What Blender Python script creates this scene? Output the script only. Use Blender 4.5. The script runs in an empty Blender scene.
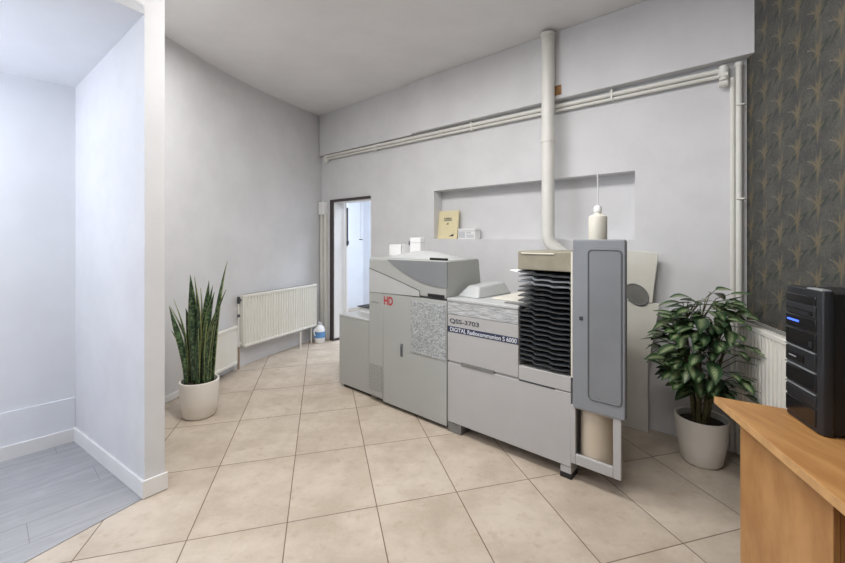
import bpy, bmesh, math, random
from mathutils import Vector, Matrix
random.seed(7)
scene = bpy.context.scene
COL = scene.collection

# ------------------------------------------------------------------ camera
FPX, HY, CX, EYE = 403.0, 238.0, 422.5, 1.4
cam_d = bpy.data.cameras.new('camera')
cam = bpy.data.objects.new('camera', cam_d); COL.objects.link(cam)
cam.location = (0, 0, EYE); cam.rotation_euler = (math.pi/2, 0, 0)
cam_d.sensor_width = 36; cam_d.lens = 36*FPX/845
cam_d.shift_y = -(281.5-HY)/845; cam_d.clip_start = .02
scene.camera = cam

# ------------------------------------------------------------------ world, lights, exposure
world = bpy.data.worlds.new('world'); scene.world = world; world.use_nodes = True
bg = world.node_tree.nodes['Background']
bg.inputs[0].default_value = (.80, .88, 1, 1); bg.inputs[1].default_value = .25

def area(name, loc, rot, sx, sy, power, col):
    d = bpy.data.lights.new(name, 'AREA'); d.shape = 'RECTANGLE'; d.size = sx; d.size_y = sy
    d.energy = power; d.color = col
    o = bpy.data.objects.new(name, d); COL.objects.link(o); o.location = loc; o.rotation_euler = rot
    return o
R = math.radians
def bulb(name, loc, power, col, r=.14):
    d = bpy.data.lights.new(name, 'POINT'); d.energy = power; d.color = col; d.shadow_soft_size = r
    o = bpy.data.objects.new(name, d); COL.objects.link(o); o.location = loc; return o
WARM = (1, .985, .965)
bulb('added_fill_rear', (-.35, -1.2, 2.5), 5, WARM)  # unseen point light added to brighten ceiling and walls, no real pendant
area('ceiling_light_left', (-1.15, 2.6, 3.05), (0, 0, R(-41)), 1.6, .35, 23, WARM)
area('ceiling_light_middle', (-.42, 2.55, 3.06), (0, 0, R(-41)), 1.3, .25, 21, WARM)
area('ceiling_light_right', (.3, 1.5, 3.05), (0, 0, R(-41)), 1.2, .35, 29, WARM)
area('ceiling_light_front', (-.9, .4, 3.05), (0, 0, 0), 1.6, .5, 33, WARM)
bulb('nook_light', (-2.95, 1.45, 2.05), 42, (.82, .875, 1))
area('side_room_light', (-.3, 6.05, 2.8), (0, 0, 0), 1.2, 1.0, 90, (.78, .87, 1))
scene.view_settings.view_transform = 'Standard'; scene.view_settings.look = 'None'
scene.view_settings.gamma = 1; scene.view_settings.use_curve_mapping = False
scene.view_settings.exposure = .04

# ------------------------------------------------------------------ frames
ANG = R(-41.5)                                   # heading of the back wall and of the machines
UX, UY = math.cos(ANG), math.sin(ANG)
NX_, NY_ = -UY, UX
def un(U, N, z=0): return Vector((UX*U+NX_*N, UY*U+NY_*N, z))
def uz(px, py, N):                               # where the plane N is seen at a picture point
    a = (px-CX)/FPX; t = N/(NX_*a+NY_); return t*(UX*a+UY), EYE-(py-HY)*t/FPX

# ------------------------------------------------------------------ mesh builder
class MB:
    def __init__(s): s.v = []; s.f = []; s.m = []; s.uv = {}
    def add(s, verts, faces, m=0):
        b = len(s.v); s.v += [tuple(p) for p in verts]
        for f in faces: s.f.append(tuple(b+i for i in f)); s.m.append(m)
        return s
    def box(s, x0, x1, y0, y1, z0, z1, m=0):
        v = [(x, y, z) for z in (z0, z1) for y in (y0, y1) for x in (x0, x1)]
        return s.add(v, [(0,2,3,1),(4,5,7,6),(0,1,5,4),(2,6,7,3),(0,4,6,2),(1,3,7,5)], m)
    def prism(s, pts, a, b, plane='xz', m=0):
        def P(p, q):
            return {'xz': (p[0], q, p[1]), 'yz': (q, p[0], p[1]), 'xy': (p[0], p[1], q)}[plane]
        n = len(pts); v = [P(p, a) for p in pts]+[P(p, b) for p in pts]
        f = [tuple(range(n)), tuple(range(2*n-1, n-1, -1))]+[(i, i+n, (i+1) % n+n, (i+1) % n) for i in range(n)]
        return s.add(v, f, m)
    def ring(s, c, d, r, seg, up=None):
        d = Vector(d).normalized(); a = d.orthogonal().normalized() if up is None else Vector(up)
        b = d.cross(a)
        return [Vector(c)+a*(r*math.cos(2*math.pi*i/seg))+b*(r*math.sin(2*math.pi*i/seg)) for i in range(seg)]
    def tube(s, path, r, seg=12, m=0, caps=True):
        path = [Vector(p) for p in path]; rs = r if isinstance(r, (list, tuple)) else [r]*len(path)
        v = []; up = None
        for i, p in enumerate(path):
            if i == 0: d = path[1]-p
            elif i == len(path)-1: d = p-path[i-1]
            else: d = (path[i+1]-p).normalized()+(p-path[i-1]).normalized()
            d.normalize()
            up = d.orthogonal().normalized() if up is None else (up-d*up.dot(d)).normalized()
            v += s.ring(p, d, rs[i], seg, up)
        f = []
        for i in range(len(path)-1):
            for k in range(seg):
                f.append((i*seg+k, i*seg+(k+1) % seg, (i+1)*seg+(k+1) % seg, (i+1)*seg+k))
        if caps: f += [tuple(range(seg-1, -1, -1)), tuple((len(path)-1)*seg+k for k in range(seg))]
        return s.add(v, f, m)
    def lathe(s, prof, c=(0, 0, 0), seg=40, m=0, cap0=True, cap1=True):
        v = []; f = []
        for r, z in prof:
            v += [(c[0]+r*math.cos(2*math.pi*k/seg), c[1]+r*math.sin(2*math.pi*k/seg), c[2]+z) for k in range(seg)]
        for i in range(len(prof)-1):
            for k in range(seg):
                f.append((i*seg+k, i*seg+(k+1) % seg, (i+1)*seg+(k+1) % seg, (i+1)*seg+k))
        if cap0: f.append(tuple(range(seg-1, -1, -1)))
        if cap1: f.append(tuple((len(prof)-1)*seg+k for k in range(seg)))
        return s.add(v, f, m)
    def strip(s, rows, uvs, m=0):                # rows of equal length -> grid with uv
        b = len(s.v); w = len(rows[0])
        for i, row in enumerate(rows):
            for j, p in enumerate(row):
                s.uv[len(s.v)] = uvs[i][j]; s.v.append(tuple(p))
        for i in range(len(rows)-1):
            for j in range(w-1):
                s.f.append((b+i*w+j, b+i*w+j+1, b+(i+1)*w+j+1, b+(i+1)*w+j)); s.m.append(m)
        return s
    def build(s, name, mats, parent=None, smooth=35, bevel=0, segs=2, recalc=True, loc=(0, 0, 0), rotz=0, solid=0):
        me = bpy.data.meshes.new(name); me.from_pydata(s.v, [], s.f)
        for mt in (mats if isinstance(mats, (list, tuple)) else [mats]): me.materials.append(mt)
        me.polygons.foreach_set('material_index', s.m)
        if s.uv:
            ul = me.uv_layers.new(name='UVMap')
            for l in me.loops: ul.data[l.index].uv = s.uv.get(l.vertex_index, (0, 0))
        if recalc:
            bm = bmesh.new(); bm.from_mesh(me); bmesh.ops.recalc_face_normals(bm, faces=bm.faces); bm.to_mesh(me); bm.free()
        if smooth:
            me.polygons.foreach_set('use_smooth', [True]*len(me.polygons)); me.set_sharp_from_angle(angle=R(smooth))
        me.update()
        o = bpy.data.objects.new(name, me); COL.objects.link(o)
        o.location = loc; o.rotation_euler = (0, 0, rotz)
        if parent: o.parent = parent
        if solid:
            md = o.modifiers.new('solid', 'SOLIDIFY'); md.thickness = solid; md.offset = 0
        if bevel:
            md = o.modifiers.new('bevel', 'BEVEL'); md.width = bevel; md.segments = segs; md.limit_method = 'ANGLE'; md.angle_limit = R(40)
        return o

def tag(o, label, cat, group=None):
    o['label'] = label; o['category'] = cat
    if group: o['group'] = group
    return o
def thing(name, label, cat, loc=(0, 0, 0), rotz=0, group=None):
    o = bpy.data.objects.new(name, None); COL.objects.link(o); o.empty_display_size = .1
    o.location = loc; o.rotation_euler = (0, 0, rotz)
    return tag(o, label, cat, group)
def struct(mb, name, mats, **k):
    o = mb.build(name, mats, **k); o['kind'] = 'structure'; return o
def lab(o, text): o['label'] = text; return o
def rrect(x0, x1, z0, z1, r, n=5):
    pts = []
    for cx, cz, a in ((x1-r, z1-r, 0), (x0+r, z1-r, 90), (x0+r, z0+r, 180), (x1-r, z0+r, 270)):
        for i in range(n+1):
            t = R(a+90*i/n); pts.append((cx+r*math.cos(t), cz+r*math.sin(t)))
    return pts
def lettering(name, s, mat, parent, x0, x1, z0, z1, y, bold=.0, shear=0):
    cu = bpy.data.curves.new(name, 'FONT'); cu.body = s; cu.extrude = .004; cu.offset = bold; cu.shear = shear
    t = bpy.data.objects.new(name, cu); COL.objects.link(t)
    bpy.context.view_layer.update()
    me = bpy.data.meshes.new_from_object(t.evaluated_get(bpy.context.evaluated_depsgraph_get()))
    bpy.data.objects.remove(t); bpy.data.curves.remove(cu)
    xs = [v.co.x for v in me.vertices]; ys = [v.co.y for v in me.vertices]
    ax, bx, ay, by = min(xs), max(xs), min(ys), max(ys)
    for v in me.vertices:
        v.co = Vector((x0+(v.co.x-ax)/(bx-ax)*(x1-x0), y-(.0006 if v.co.z > 0 else 0), z0+(v.co.y-ay)/(by-ay)*(z1-z0)))
    me.name = name; me.materials.clear(); me.materials.append(mat)
    o = bpy.data.objects.new(name, me); COL.objects.link(o); o.parent = parent
    return o

# ------------------------------------------------------------------ node helpers
class S:                                         # a scalar socket with arithmetic
    nt = None
    def __init__(s, k): s.k = k
    @staticmethod
    def op(o, *a, clamp=False):
        n = S.nt.nodes.new('ShaderNodeMath'); n.operation = o; n.use_clamp = clamp
        for i, x in enumerate(a):
            if isinstance(x, S): S.nt.links.new(x.k, n.inputs[i])
            else: n.inputs[i].default_value = x
        return S(n.outputs[0])
    def __add__(s, o): return S.op('ADD', s, o)
    __radd__ = __add__
    def __sub__(s, o): return S.op('SUBTRACT', s, o)
    def __rsub__(s, o): return S.op('SUBTRACT', o, s)
    def __mul__(s, o): return S.op('MULTIPLY', s, o)
    __rmul__ = __mul__
    def __truediv__(s, o): return S.op('DIVIDE', s, o)
def sm(x, a, b):                                 # smoothstep
    n = S.nt.nodes.new('ShaderNodeMapRange'); n.interpolation_type = 'SMOOTHSTEP'
    S.nt.links.new(x.k, n.inputs[0]); n.inputs[1].default_value = a; n.inputs[2].default_value = b
    return S(n.outputs[0])
def lin(c): return tuple((x/255/12.92 if x/255 <= .04045 else ((x/255+.055)/1.055)**2.4) for x in c)+(1,)
def coords(kind='Object'):
    n = S.nt.nodes.new('ShaderNodeTexCoord'); return n.outputs[kind]
def sep(v):
    n = S.nt.nodes.new('ShaderNodeSeparateXYZ'); S.nt.links.new(v, n.inputs[0]); return [S(k) for k in n.outputs]
def comb(x, y, z=0.0):
    n = S.nt.nodes.new('ShaderNodeCombineXYZ')
    for i, a in enumerate((x, y, z)):
        if isinstance(a, S): S.nt.links.new(a.k, n.inputs[i])
        else: n.inputs[i].default_value = a
    return n.outputs[0]
def noise(v, scale, detail=3, rough=.5, color=False):
    n = S.nt.nodes.new('ShaderNodeTexNoise'); S.nt.links.new(v, n.inputs['Vector'])
    n.inputs['Scale'].default_value = scale; n.inputs['Detail'].default_value = detail; n.inputs['Roughness'].default_value = rough
    return S(n.outputs[0])
def mix(a, b, f):
    n = S.nt.nodes.new('ShaderNodeMix'); n.data_type = 'RGBA'
    S.nt.links.new(f.k, n.inputs[0]) if isinstance(f, S) else setattr(n.inputs[0], 'default_value', f)
    for i, x in ((6, a), (7, b)):
        if isinstance(x, tuple): n.inputs[i].default_value = x
        else: S.nt.links.new(x, n.inputs[i])
    return n.outputs[2]
def mat(name, base, rough=.5, metal=0, spec=.5, fn=None, vary=0, vscale=6, bump=0, bscale=60, emit=None, alpha=1, transm=0):
    m = bpy.data.materials.new(name); m.use_nodes = True; S.nt = m.node_tree
    p = m.node_tree.nodes['Principled BSDF']
    c = lin(base) if max(base) > 1 else tuple(base)+(1,)
    p.inputs['Base Color'].default_value = c; p.inputs['Roughness'].default_value = rough
    p.inputs['Metallic'].default_value = metal; p.inputs['Specular IOR Level'].default_value = spec
    p.inputs['Transmission Weight'].default_value = transm
    if vary:
        nz = noise(coords(), vscale, 4, .6)
        lo = tuple(x*(1-vary) for x in c[:3])+(1,); hi = tuple(min(1, x*(1+vary)) for x in c[:3])+(1,)
        m.node_tree.links.new(mix(lo, hi, sm(nz, .3, .7)), p.inputs['Base Color'])
    if bump:
        b = m.node_tree.nodes.new('ShaderNodeBump'); b.inputs['Strength'].default_value = bump; b.inputs['Distance'].default_value = .002
        m.node_tree.links.new(noise(coords(), bscale, 4).k, b.inputs['Height']); m.node_tree.links.new(b.outputs[0], p.inputs['Normal'])
    if emit:
        p.inputs['Emission Color'].default_value = lin(emit[0]); p.inputs['Emission Strength'].default_value = emit[1]
    if fn: fn(m, p)
    return m
def link(m, k, inp): m.node_tree.links.new(k.k if isinstance(k, S) else k, inp)

# ------------------------------------------------------------------ materials
WALL = mat('wall_paint', (218, 218, 220), .75, spec=.25, vary=.035, vscale=3, bump=.25, bscale=45)
CEIL = mat('ceiling_paint', (230, 230, 231), .85, spec=.15, vary=.03, vscale=2)
NOOKW = mat('nook_paint', (228, 231, 236), .75, spec=.25, vary=.02, vscale=3, bump=.15)
TRIMW = mat('skirting_paint', (232, 231, 230), .45, vary=.02)

def tiles(m, p):
    X, Y, _ = sep(coords('Object'))
    i = 1.369+X*2.190+Y*.5487; j = Y*1.5275-X*.4256-3.313
    fi = S.op('FLOOR', i); fj = S.op('FLOOR', j)
    a = i-fi; b = j-fj
    da = S.op('MINIMUM', a, 1-a)*.443; db = S.op('MINIMUM', b, 1-b)*.63
    g = S.op('MINIMUM', da, db)
    gm = 1-sm(g, .0016, .0034)
    w = S.nt.nodes.new('ShaderNodeTexWhiteNoise'); w.noise_dimensions = '2D'; link(m, comb(fi, fj), w.inputs[0])
    v = comb(X+S(w.outputs[0])*9.0, Y, 0.0)
    n1 = noise(v, 3.2, 5, .65); n2 = noise(v, 16, 4, .6); n3 = noise(v, 70, 2, .5)
    c = mix(lin((176, 162, 146)), lin((200, 188, 173)), sm(n1, .3, .7))
    c = mix(c, lin((168, 148, 128)), sm(n2, .52, .76)*.55)
    c = mix(c, lin((208, 195, 179)), sm(n3, .55, .8)*.35)
    c = mix(c, lin((150, 128, 105)), S(w.outputs[0])*.12)
    c = mix(c, lin((116, 99, 84)), gm)
    link(m, c, p.inputs['Base Color'])
    link(m, .38+gm*.4+n2*.12, p.inputs['Roughness'])
    bp = m.node_tree.nodes.new('ShaderNodeBump'); bp.inputs['Distance'].default_value = .002; bp.inputs['Strength'].default_value = .5
    link(m, (1-gm)+n2*.12, bp.inputs['Height']); link(m, bp.outputs[0], p.inputs['Normal'])
TILE = mat('beige_floor_tiles', (205, 186, 163), .4, fn=tiles, spec=.4)

def planks(m, p):
    X, Y, _ = sep(coords('Object'))                      # local frame: x along the planks
    row = S.op('FLOOR', Y/.19); fy = Y/.19-row
    xs = X/1.2+row*.37; fx = xs-S.op('FLOOR', xs)
    g = S.op('MINIMUM', S.op('MINIMUM', fy, 1-fy)*.19, S.op('MINIMUM', fx, 1-fx)*1.2)
    gm = 1-sm(g, .001, .003)
    n = noise(comb(X*1.2, Y*9.0, row), 3, 5, .6)
    n2 = noise(comb(X, Y, row), 5, 4, .6)
    c = mix(lin((156, 156, 158)), lin((169, 169, 171)), sm(n, .3, .7))
    c = mix(c, lin((182, 182, 184)), sm(n2, .5, .75)*.5)
    c = mix(c, lin((118, 118, 122)), gm*.6)
    link(m, c, p.inputs['Base Color'])
PLANK = mat('grey_laminate_floor', (180, 181, 184), .5, fn=planks, spec=.35)

def wallpaper(m, p):
    x, y, z = sep(coords('Object'))
    wob = noise(coords('Object'), 14, 2)-.5
    CW, CH = .158, .183
    def arm(px, py, ang, L, w, k=0.0, soft=.25):             # a tapered curved blade from the motif's centre
        c, s_ = math.cos(R(ang)), math.sin(R(ang))
        t = px*c+py*s_; n = py*c-px*s_+t*t*k+wob*.012
        ww = S.op('MAXIMUM', w*(1-t/L), .0004)
        return (1-sm(S.op('ABSOLUTE', n)/ww, soft, 1.05))*sm(t, -.008, .006)
    star = tip = dark = None
    mx = lambda a, b: b if a is None else S.op('MAXIMUM', a, b)
    col0 = S.op('FLOOR', x/CW)
    for dc in (0, 1):                                        # the motif of this column and of the next one
        col = col0+float(dc)
        px = x-(col+.32)*CW; q = z/CH+col*.615; py = (q-S.op('ROUND', q))*CH
        for a, L, w, k in ((56, .092, .030, -4), (112, .062, .026, 3), (158, .076, .019, 4), (-84, .084, .027, 2), (10, .056, .024, -4), (-140, .05, .022, 0)):
            star = mx(star, arm(px, py, a, L, w*1.15, k, -.25))
        tip = mx(tip, arm(px+.078, py-.034, -14, .055, .0045, 3, .2))
        dark = mx(dark, arm(px-.018, py+.004, 38, .085, .03, 2, .3)); dark = mx(dark, arm(px+.012, py+.012, -122, .085, .028, 2, .3))
    big = noise(comb(x*1.0, z*1.0, 0.0), 9, 3, .6); fine = noise(comb(x*3.0+z*2.0, z*2.0-x, 0.0), 30, 4, .6)
    c = mix(lin((68, 69, 68)), lin((92, 90, 83)), sm(big*.5+fine*.5, .38, .64))
    c = mix(c, lin((50, 60, 57)), dark*.8)
    c = mix(c, lin((126, 112, 86)), star*(.4+fine*.55))
    c = mix(c, lin((150, 142, 128)), tip*.5)
    link(m, c, p.inputs['Base Color'])
PAPER = mat('dark_star_wallpaper', (75, 75, 70), .6, fn=wallpaper, spec=.3)

GREYM = mat('printer_grey_plastic', (169, 171, 168), .45, vary=.02, vscale=4)
GREYL = mat('printer_light_plastic', (184, 186, 186), .4, vary=.02)
EDGEG = mat('painted_recess_shade', (92, 95, 99), .5)  # shade along the recess edge, put into the colour
DKGREY = mat('dark_grey_window', (128, 131, 134), .35, vary=.03)
CABW = mat('processor_white_metal', (176, 175, 174), .42, vary=.02, vscale=5)
SEAM = mat('dark_seam', (62, 64, 65), .7)
BLACKP = mat('black_plastic', (28, 29, 31), .45, vary=.2)
TRAYB = mat('black_tray_plastic', (66, 70, 75), .3, vary=.35, vscale=14)
TRAYG = mat('grey_tray_plastic', (150, 156, 163), .35, vary=.1, vscale=14)
PANELG = mat('panel_blue_grey', (131, 135, 140), .42, vary=.04, vscale=5)
PANELR = mat('panel_recess_grey', (123, 126, 130), .45, vary=.05, vscale=4)
ROLLC = mat('roll_paper_shaded', (196, 183, 164), .6, vary=.03)  # cream darkened for the shadow inside the bin frame
CREAM = mat('cream_plastic', (222, 218, 206), .5, vary=.03)
PIPEW = mat('pipe_white_paint', (226, 225, 219), .4, vary=.03)
RADW = mat('radiator_enamel', (228, 226, 218), .35, vary=.015)
POTW = mat('white_glazed_pot', (232, 227, 219), .35, vary=.015)
SOIL = mat('potting_soil', (46, 36, 28), .95, vary=.5, vscale=40, bump=1, bscale=70)
STEM = mat('stem_green', (92, 90, 58), .6, vary=.3, vscale=20)
RED = mat('red_print', (176, 52, 58), .5)
INK = mat('dark_print', (62, 64, 72), .6)
INKL = mat('faint_print', (120, 124, 126), .6)
NAVY = mat('navy_band', (44, 52, 78), .45)
WHITEP = mat('white_print', (218, 222, 228), .5)
BROWNP = mat('brown_plaster', (152, 116, 78), .9, vary=.25, vscale=30)
DOORFR = mat('dark_door_frame', (66, 56, 58), .45, vary=.12)
BEIGEB = mat('smoked_beige_plastic', (146, 140, 122), .4, vary=.1, vscale=10)
BOARD = mat('off_white_board', (218, 216, 207), .6, vary=.03)
HOLEG = mat('grey_parts_and_hole_shade', (118, 118, 114), .5, vary=.12, vscale=12)  # grey plastic parts, also the painted shade of the board's hole
MANILA = mat('manila_card', (228, 217, 178), .65, vary=.03)
WHITEC = mat('white_card', (240, 240, 240), .6, vary=.02)
PALEC = mat('pale_grey_card', (205, 208, 212), .6, vary=.03)
BLUEL = mat('blue_label', (98, 150, 205), .5, vary=.1)
GREENP = mat('green_plastic', (48, 120, 84), .5)
BRASS = mat('brown_pipe_paint', (158, 138, 120), .5, vary=.1)
CASEB = mat('case_black_metal', (21, 22, 25), .5, vary=.15, bump=.15, bscale=200)
CASEF = mat('case_front_plastic', (30, 32, 36), .38, vary=.15)
CASEG = mat('case_gloss_black', (20, 21, 24), .18)
SILVER = mat('silver_trim', (176, 180, 184), .35, metal=.4)
LED = mat('blue_led', (60, 90, 255), .4, emit=((70, 110, 255), 1.6))

def speckle(m, p):
    x, y, z = sep(coords('Object'))
    n = noise(comb(x, y, z*1.6), 55, 4, .75); k = noise(comb(x, y, z), 9, 3, .6)
    c = mix(lin((128, 132, 134)), lin((190, 194, 195)), sm(n, .36, .64)); c = mix(c, lin((140, 144, 146)), sm(k, .45, .7)*.45)
    link(m, c, p.inputs['Base Color'])
SPECK = mat('speckled_grey_vent', (160, 163, 165), .55, fn=speckle)
def brushed(m, p):
    x, y, z = sep(coords('Object'))
    n = noise(comb(x*7.0, 0.0, z*75.0), 1.6, 5, .75)
    c = mix(lin((136, 138, 140)), lin((204, 206, 207)), sm(n, .36, .64))
    link(m, c, p.inputs['Base Color'])
BRUSH = mat('streaked_grey_strip', (170, 172, 174), .5, fn=brushed)
def wood(m, p):
    x, y, z = sep(coords('Object'))
    n = noise(comb(x*22.0, y*2.6, z*2.6), 1.4, 5, .65); f = noise(comb(x*60.0, y*4.0, z*4.0), 3, 3, .6); k = noise(comb(x, y, z), 4, 3)
    c = mix(lin((164, 116, 68)), lin((186, 140, 88)), sm(n, .32, .68)); c = mix(c, lin((150, 102, 56)), sm(f, .55, .8)*.4)
    c = mix(c, lin((196, 152, 100)), sm(k, .5, .75)*.3)
    link(m, c, p.inputs['Base Color'])
WOOD = mat('oak_laminate', (204, 156, 98), .38, fn=wood, spec=.45)
WOODE = mat('oak_edge_band', (190, 148, 98), .5, vary=.1, vscale=20)
def snake(m, p):
    uvn = S.nt.nodes.new('ShaderNodeUVMap'); u, v, _ = sep(uvn.outputs[0])
    X, Y, Z = sep(coords('Object'))
    n = noise(comb(u*1.3, v*22.0, X*3.0), 1.5, 4, .7)
    c = mix(lin((26, 46, 32)), lin((98, 124, 82)), sm(n, .45, .62))
    e = sm(S.op('ABSOLUTE', u-.5), .425, .455)
    c = mix(c, lin((166, 172, 106)), e*.7)
    link(m, c, p.inputs['Base Color'])
SNAKE = mat('snake_plant_leaf', (50, 80, 50), .4, fn=snake)
def varieg(m, p):
    uvn = S.nt.nodes.new('ShaderNodeUVMap'); u, v, _ = sep(uvn.outputs[0])
    X, Y, Z = sep(coords('Object'))
    a = S.op('ABSOLUTE', u-.5)
    k = noise(comb(X, Y, Z), 5, 2)
    vein = S.op('SINE', (v*1.0-a*.75)*52.0)*.5+.5
    cen = (1-sm(a, .05, .34))*sm(v, .02, .2)*(1-sm(v, .72, .97))
    f = cen*(.25+vein*.75)*sm(k, .28, .52)
    c = mix(lin((34, 60, 36)), lin((62, 94, 52)), sm(k, .3, .7))
    c = mix(c, lin((186, 198, 152)), f*.97)
    c = mix(c, lin((124, 150, 96)), (1-sm(a, .008, .022))*.7)
    link(m, c, p.inputs['Base Color'])
LEAF = mat('variegated_leaf', (46, 78, 42), .36, fn=varieg)

# ------------------------------------------------------------------ room shell
CZ = 3.11
WN = 3.32                                             # back wall face
corner_l = un(-4.84, WN)                              # where left and back wall meet
A0, A1, B1 = Vector((-2.27, 2.84, 0)), Vector((-2.01, 4.44, 0)), Vector((corner_l.x, corner_l.y, 0))
RC = un(-.155, WN)                                    # right corner
RA = R(16)
rw = Vector((-math.sin(RA), -math.cos(RA), 0))        # along the right wall towards the camera
rm = Vector((-math.cos(RA), math.sin(RA), 0))         # into the room
C1, C2 = Vector((-1.497, 2.17, 0)), Vector((-1.437, 2.246, 0))   # end face of the partition
N1 = Vector((-2.403, 2.79, 0))
nd = Vector((-.676, -.737, 0)).normalized()           # along nook back wall, towards the left
od = Vector((-.52, -.854, 0)).normalized()            # along the opening of the nook

mb = MB(); mb.add([(-7, -3.2, 0), (4.5, -3.2, 0), (4.5, 9, 0), (-7, 9, 0), (-7, -3.2, -.1), (4.5, -3.2, -.1), (4.5, 9, -.1), (-7, 9, -.1)],
                  [(0, 1, 2, 3), (7, 6, 5, 4), (0, 4, 5, 1), (1, 5, 6, 2), (2, 6, 7, 3), (3, 7, 4, 0)])
struct(mb, 'floor', TILE, smooth=0)
mb = MB(); mb.add([(x, y, z) for z in (CZ, CZ+.1) for x, y in ((-7, -3.2), (4.5, -3.2), (4.5, 9), (-7, 9))],
                  [(3, 2, 1, 0), (4, 5, 6, 7), (0, 1, 5, 4), (1, 2, 6, 5), (2, 3, 7, 6), (3, 0, 4, 7)])
struct(mb, 'ceiling', CEIL, smooth=0)

def wall_seg(mb, a, b, nrm, th, z0, z1, m=0):         # slab with its visible face on a-b, thickness away from the room (nrm)
    a = Vector(a); b = Vector(b); o = Vector(nrm).normalized()*th
    v = [a, b, b+o, a+o]
    return mb.add([(p.x, p.y, z) for z in (z0, z1) for p in v],
                  [(3, 2, 1, 0), (4, 5, 6, 7), (0, 1, 5, 4), (1, 2, 6, 5), (2, 3, 7, 6), (3, 0, 4, 7)], m)
def perp(a, b):                                       # left-hand normal of a->b
    d = (Vector(b)-Vector(a)).normalized(); return Vector((-d.y, d.x, 0))
mb = MB()
bs, be = A1-(A1-A0).normalized()*.7, A1+(B1-A1).normalized()*.7      # the wall bends gently between its two halves
arc = [A0]+[bs.lerp(A1, t/12).lerp(A1.lerp(be, t/12), t/12) for t in range(13)]+[B1]
arc_b = [p+Vector((-.12, .03, 0)) for p in arc]
mb.prism([(p.x, p.y) for p in arc]+[(p.x, p.y) for p in reversed(arc_b)], 0, CZ, 'xy')
struct(mb, 'wall_left', WALL, smooth=30)
# back wall: doorway on the left, shallow niche in the middle (local frame x=U, y=N)
DU0, DU1, DZ = -4.56, -3.775, 1.90
NU0, NU1, NZ0, NZ1 = -2.773, -.81, 1.39, 1.905
mb = MB(); T = WN+.16
mb.box(-5.2, DU0, WN, T, 0, CZ); mb.box(DU0, DU1, WN, T, DZ, CZ); mb.box(DU1, NU0, WN, T, 0, CZ)
mb.box(NU0, NU1, WN, T, 0, NZ0); mb.box(NU0, NU1, WN, T, NZ1, CZ); mb.box(NU0, NU1, WN+.14, T, NZ0, NZ1)
mb.box(NU1, .3, WN, T, 0, CZ)
struct(mb, 'wall_back', WALL, smooth=0, rotz=ANG)
mb = MB(); mb.box(-4.81, -3.036, 3.262, WN, 2.545, CZ-.001); struct(mb, 'trim_1', WALL, smooth=0, rotz=ANG)
mb = MB(); mb.box(-3.034, -.107, 3.235, WN, 2.55, CZ-.001); struct(mb, 'trim_2', WALL, smooth=0, rotz=ANG, bevel=.004)
# right wall in its own frame (x along the wall)
mb = MB(); mb.box(-.15, 5.6, -.12, 0, 0, CZ)
o = struct(mb, 'wall_right', PAPER, smooth=0)
o.matrix_world = Matrix(((rw.x, rm.x, 0, RC.x), (rw.y, rm.y, 0, RC.y), (0, 0, 1, 0), (0, 0, 0, 1)))
# partition and nook
pd = (N1-C1).normalized(); pn = Vector((-pd.y, pd.x, 0)); pn = pn if pn.dot(C2-C1) > 0 else -pn
mb = MB(); plen = 1.36
for z0, z1 in ((0, CZ),):
    pts = [C1, C2, C2+pd*plen, C1+pd*plen]
    mb.add([(p.x, p.y, z) for z in (z0, z1) for p in pts], [(3, 2, 1, 0), (4, 5, 6, 7), (0, 1, 5, 4), (1, 2, 6, 5), (2, 3, 7, 6), (3, 0, 4, 7)])
struct(mb, 'wall_partition', WALL, smooth=0)
mb = MB(); E1 = N1+nd*2.6; wall_seg(mb, N1-nd*.05, E1, pd, .1, 0, CZ)
low = MB(); wall_seg(low, N1, E1, -pd, .012, .0, .303)
struct(mb, 'wall_nook', NOOKW, smooth=0); struct(low, 'trim_3', NOOKW, smooth=0, bevel=.004)
F1 = C1+od*2.7
mb = MB(); wall_seg(mb, C1+(C2-C1).normalized()*0, F1, perp(C1, F1), -.107, 2.606, CZ)   # header above the nook opening
struct(mb, 'wall_header', WALL, smooth=0)
mb = MB(); wall_seg(mb, F1, E1, Vector((od.x, od.y, 0)), .1, 0, CZ); struct(mb, 'wall_nook_end', NOOKW, smooth=0)
mb = MB(); q = [C1, N1, E1, F1]; zs = [2.606, 2.44, 2.44, 2.606]     # sloping nook ceiling
mb.add([(p.x, p.y, z) for p, z in zip(q, zs)]+[(p.x, p.y, z+.05) for p, z in zip(q, zs)],
       [(0, 1, 2, 3), (7, 6, 5, 4), (0, 4, 5, 1), (1, 5, 6, 2), (2, 6, 7, 3), (3, 7, 4, 0)])
struct(mb, 'ceiling_nook', NOOKW, smooth=0)
mb = MB(); G1 = C1+Vector((-1.711+1.494, 1.735-2.17, 0)).normalized()*2.7
na = math.atan2(nd.y, nd.x); ca, sa = math.cos(-na), math.sin(-na)
loc = [(ca*(p-C1).x-sa*(p-C1).y, sa*(p-C1).x+ca*(p-C1).y) for p in (C1, N1, E1, G1)]
mb.prism(loc, 0, .004, 'xy'); struct(mb, 'floor_nook', PLANK, smooth=0, loc=C1, rotz=na)
# skirting boards
def skirt(name, a, b, nrm, h, th=.014):
    mb = MB(); wall_seg(mb, a, b, nrm, th, .003, h); return struct(mb, name, TRIMW, smooth=0, bevel=.003)
skirt('baseboard_nook', N1+nd*.0-pd*.012, E1-pd*.012, -pd, .092)
skirt('baseboard_partition', C1-pd*.014, N1, -pn, .097)
ed = (C2-C1).normalized(); skirt('baseboard_column', C1-ed*.014-pd*.0, C2+ed*.012, -pd, .097)
skirt('baseboard_left', A0, A1-(A1-A0).normalized()*.55, -perp(A0, A1), .06)
skirt('baseboard_right', RC+rw*.02, RC+rw*3, rm, .06)
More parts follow.
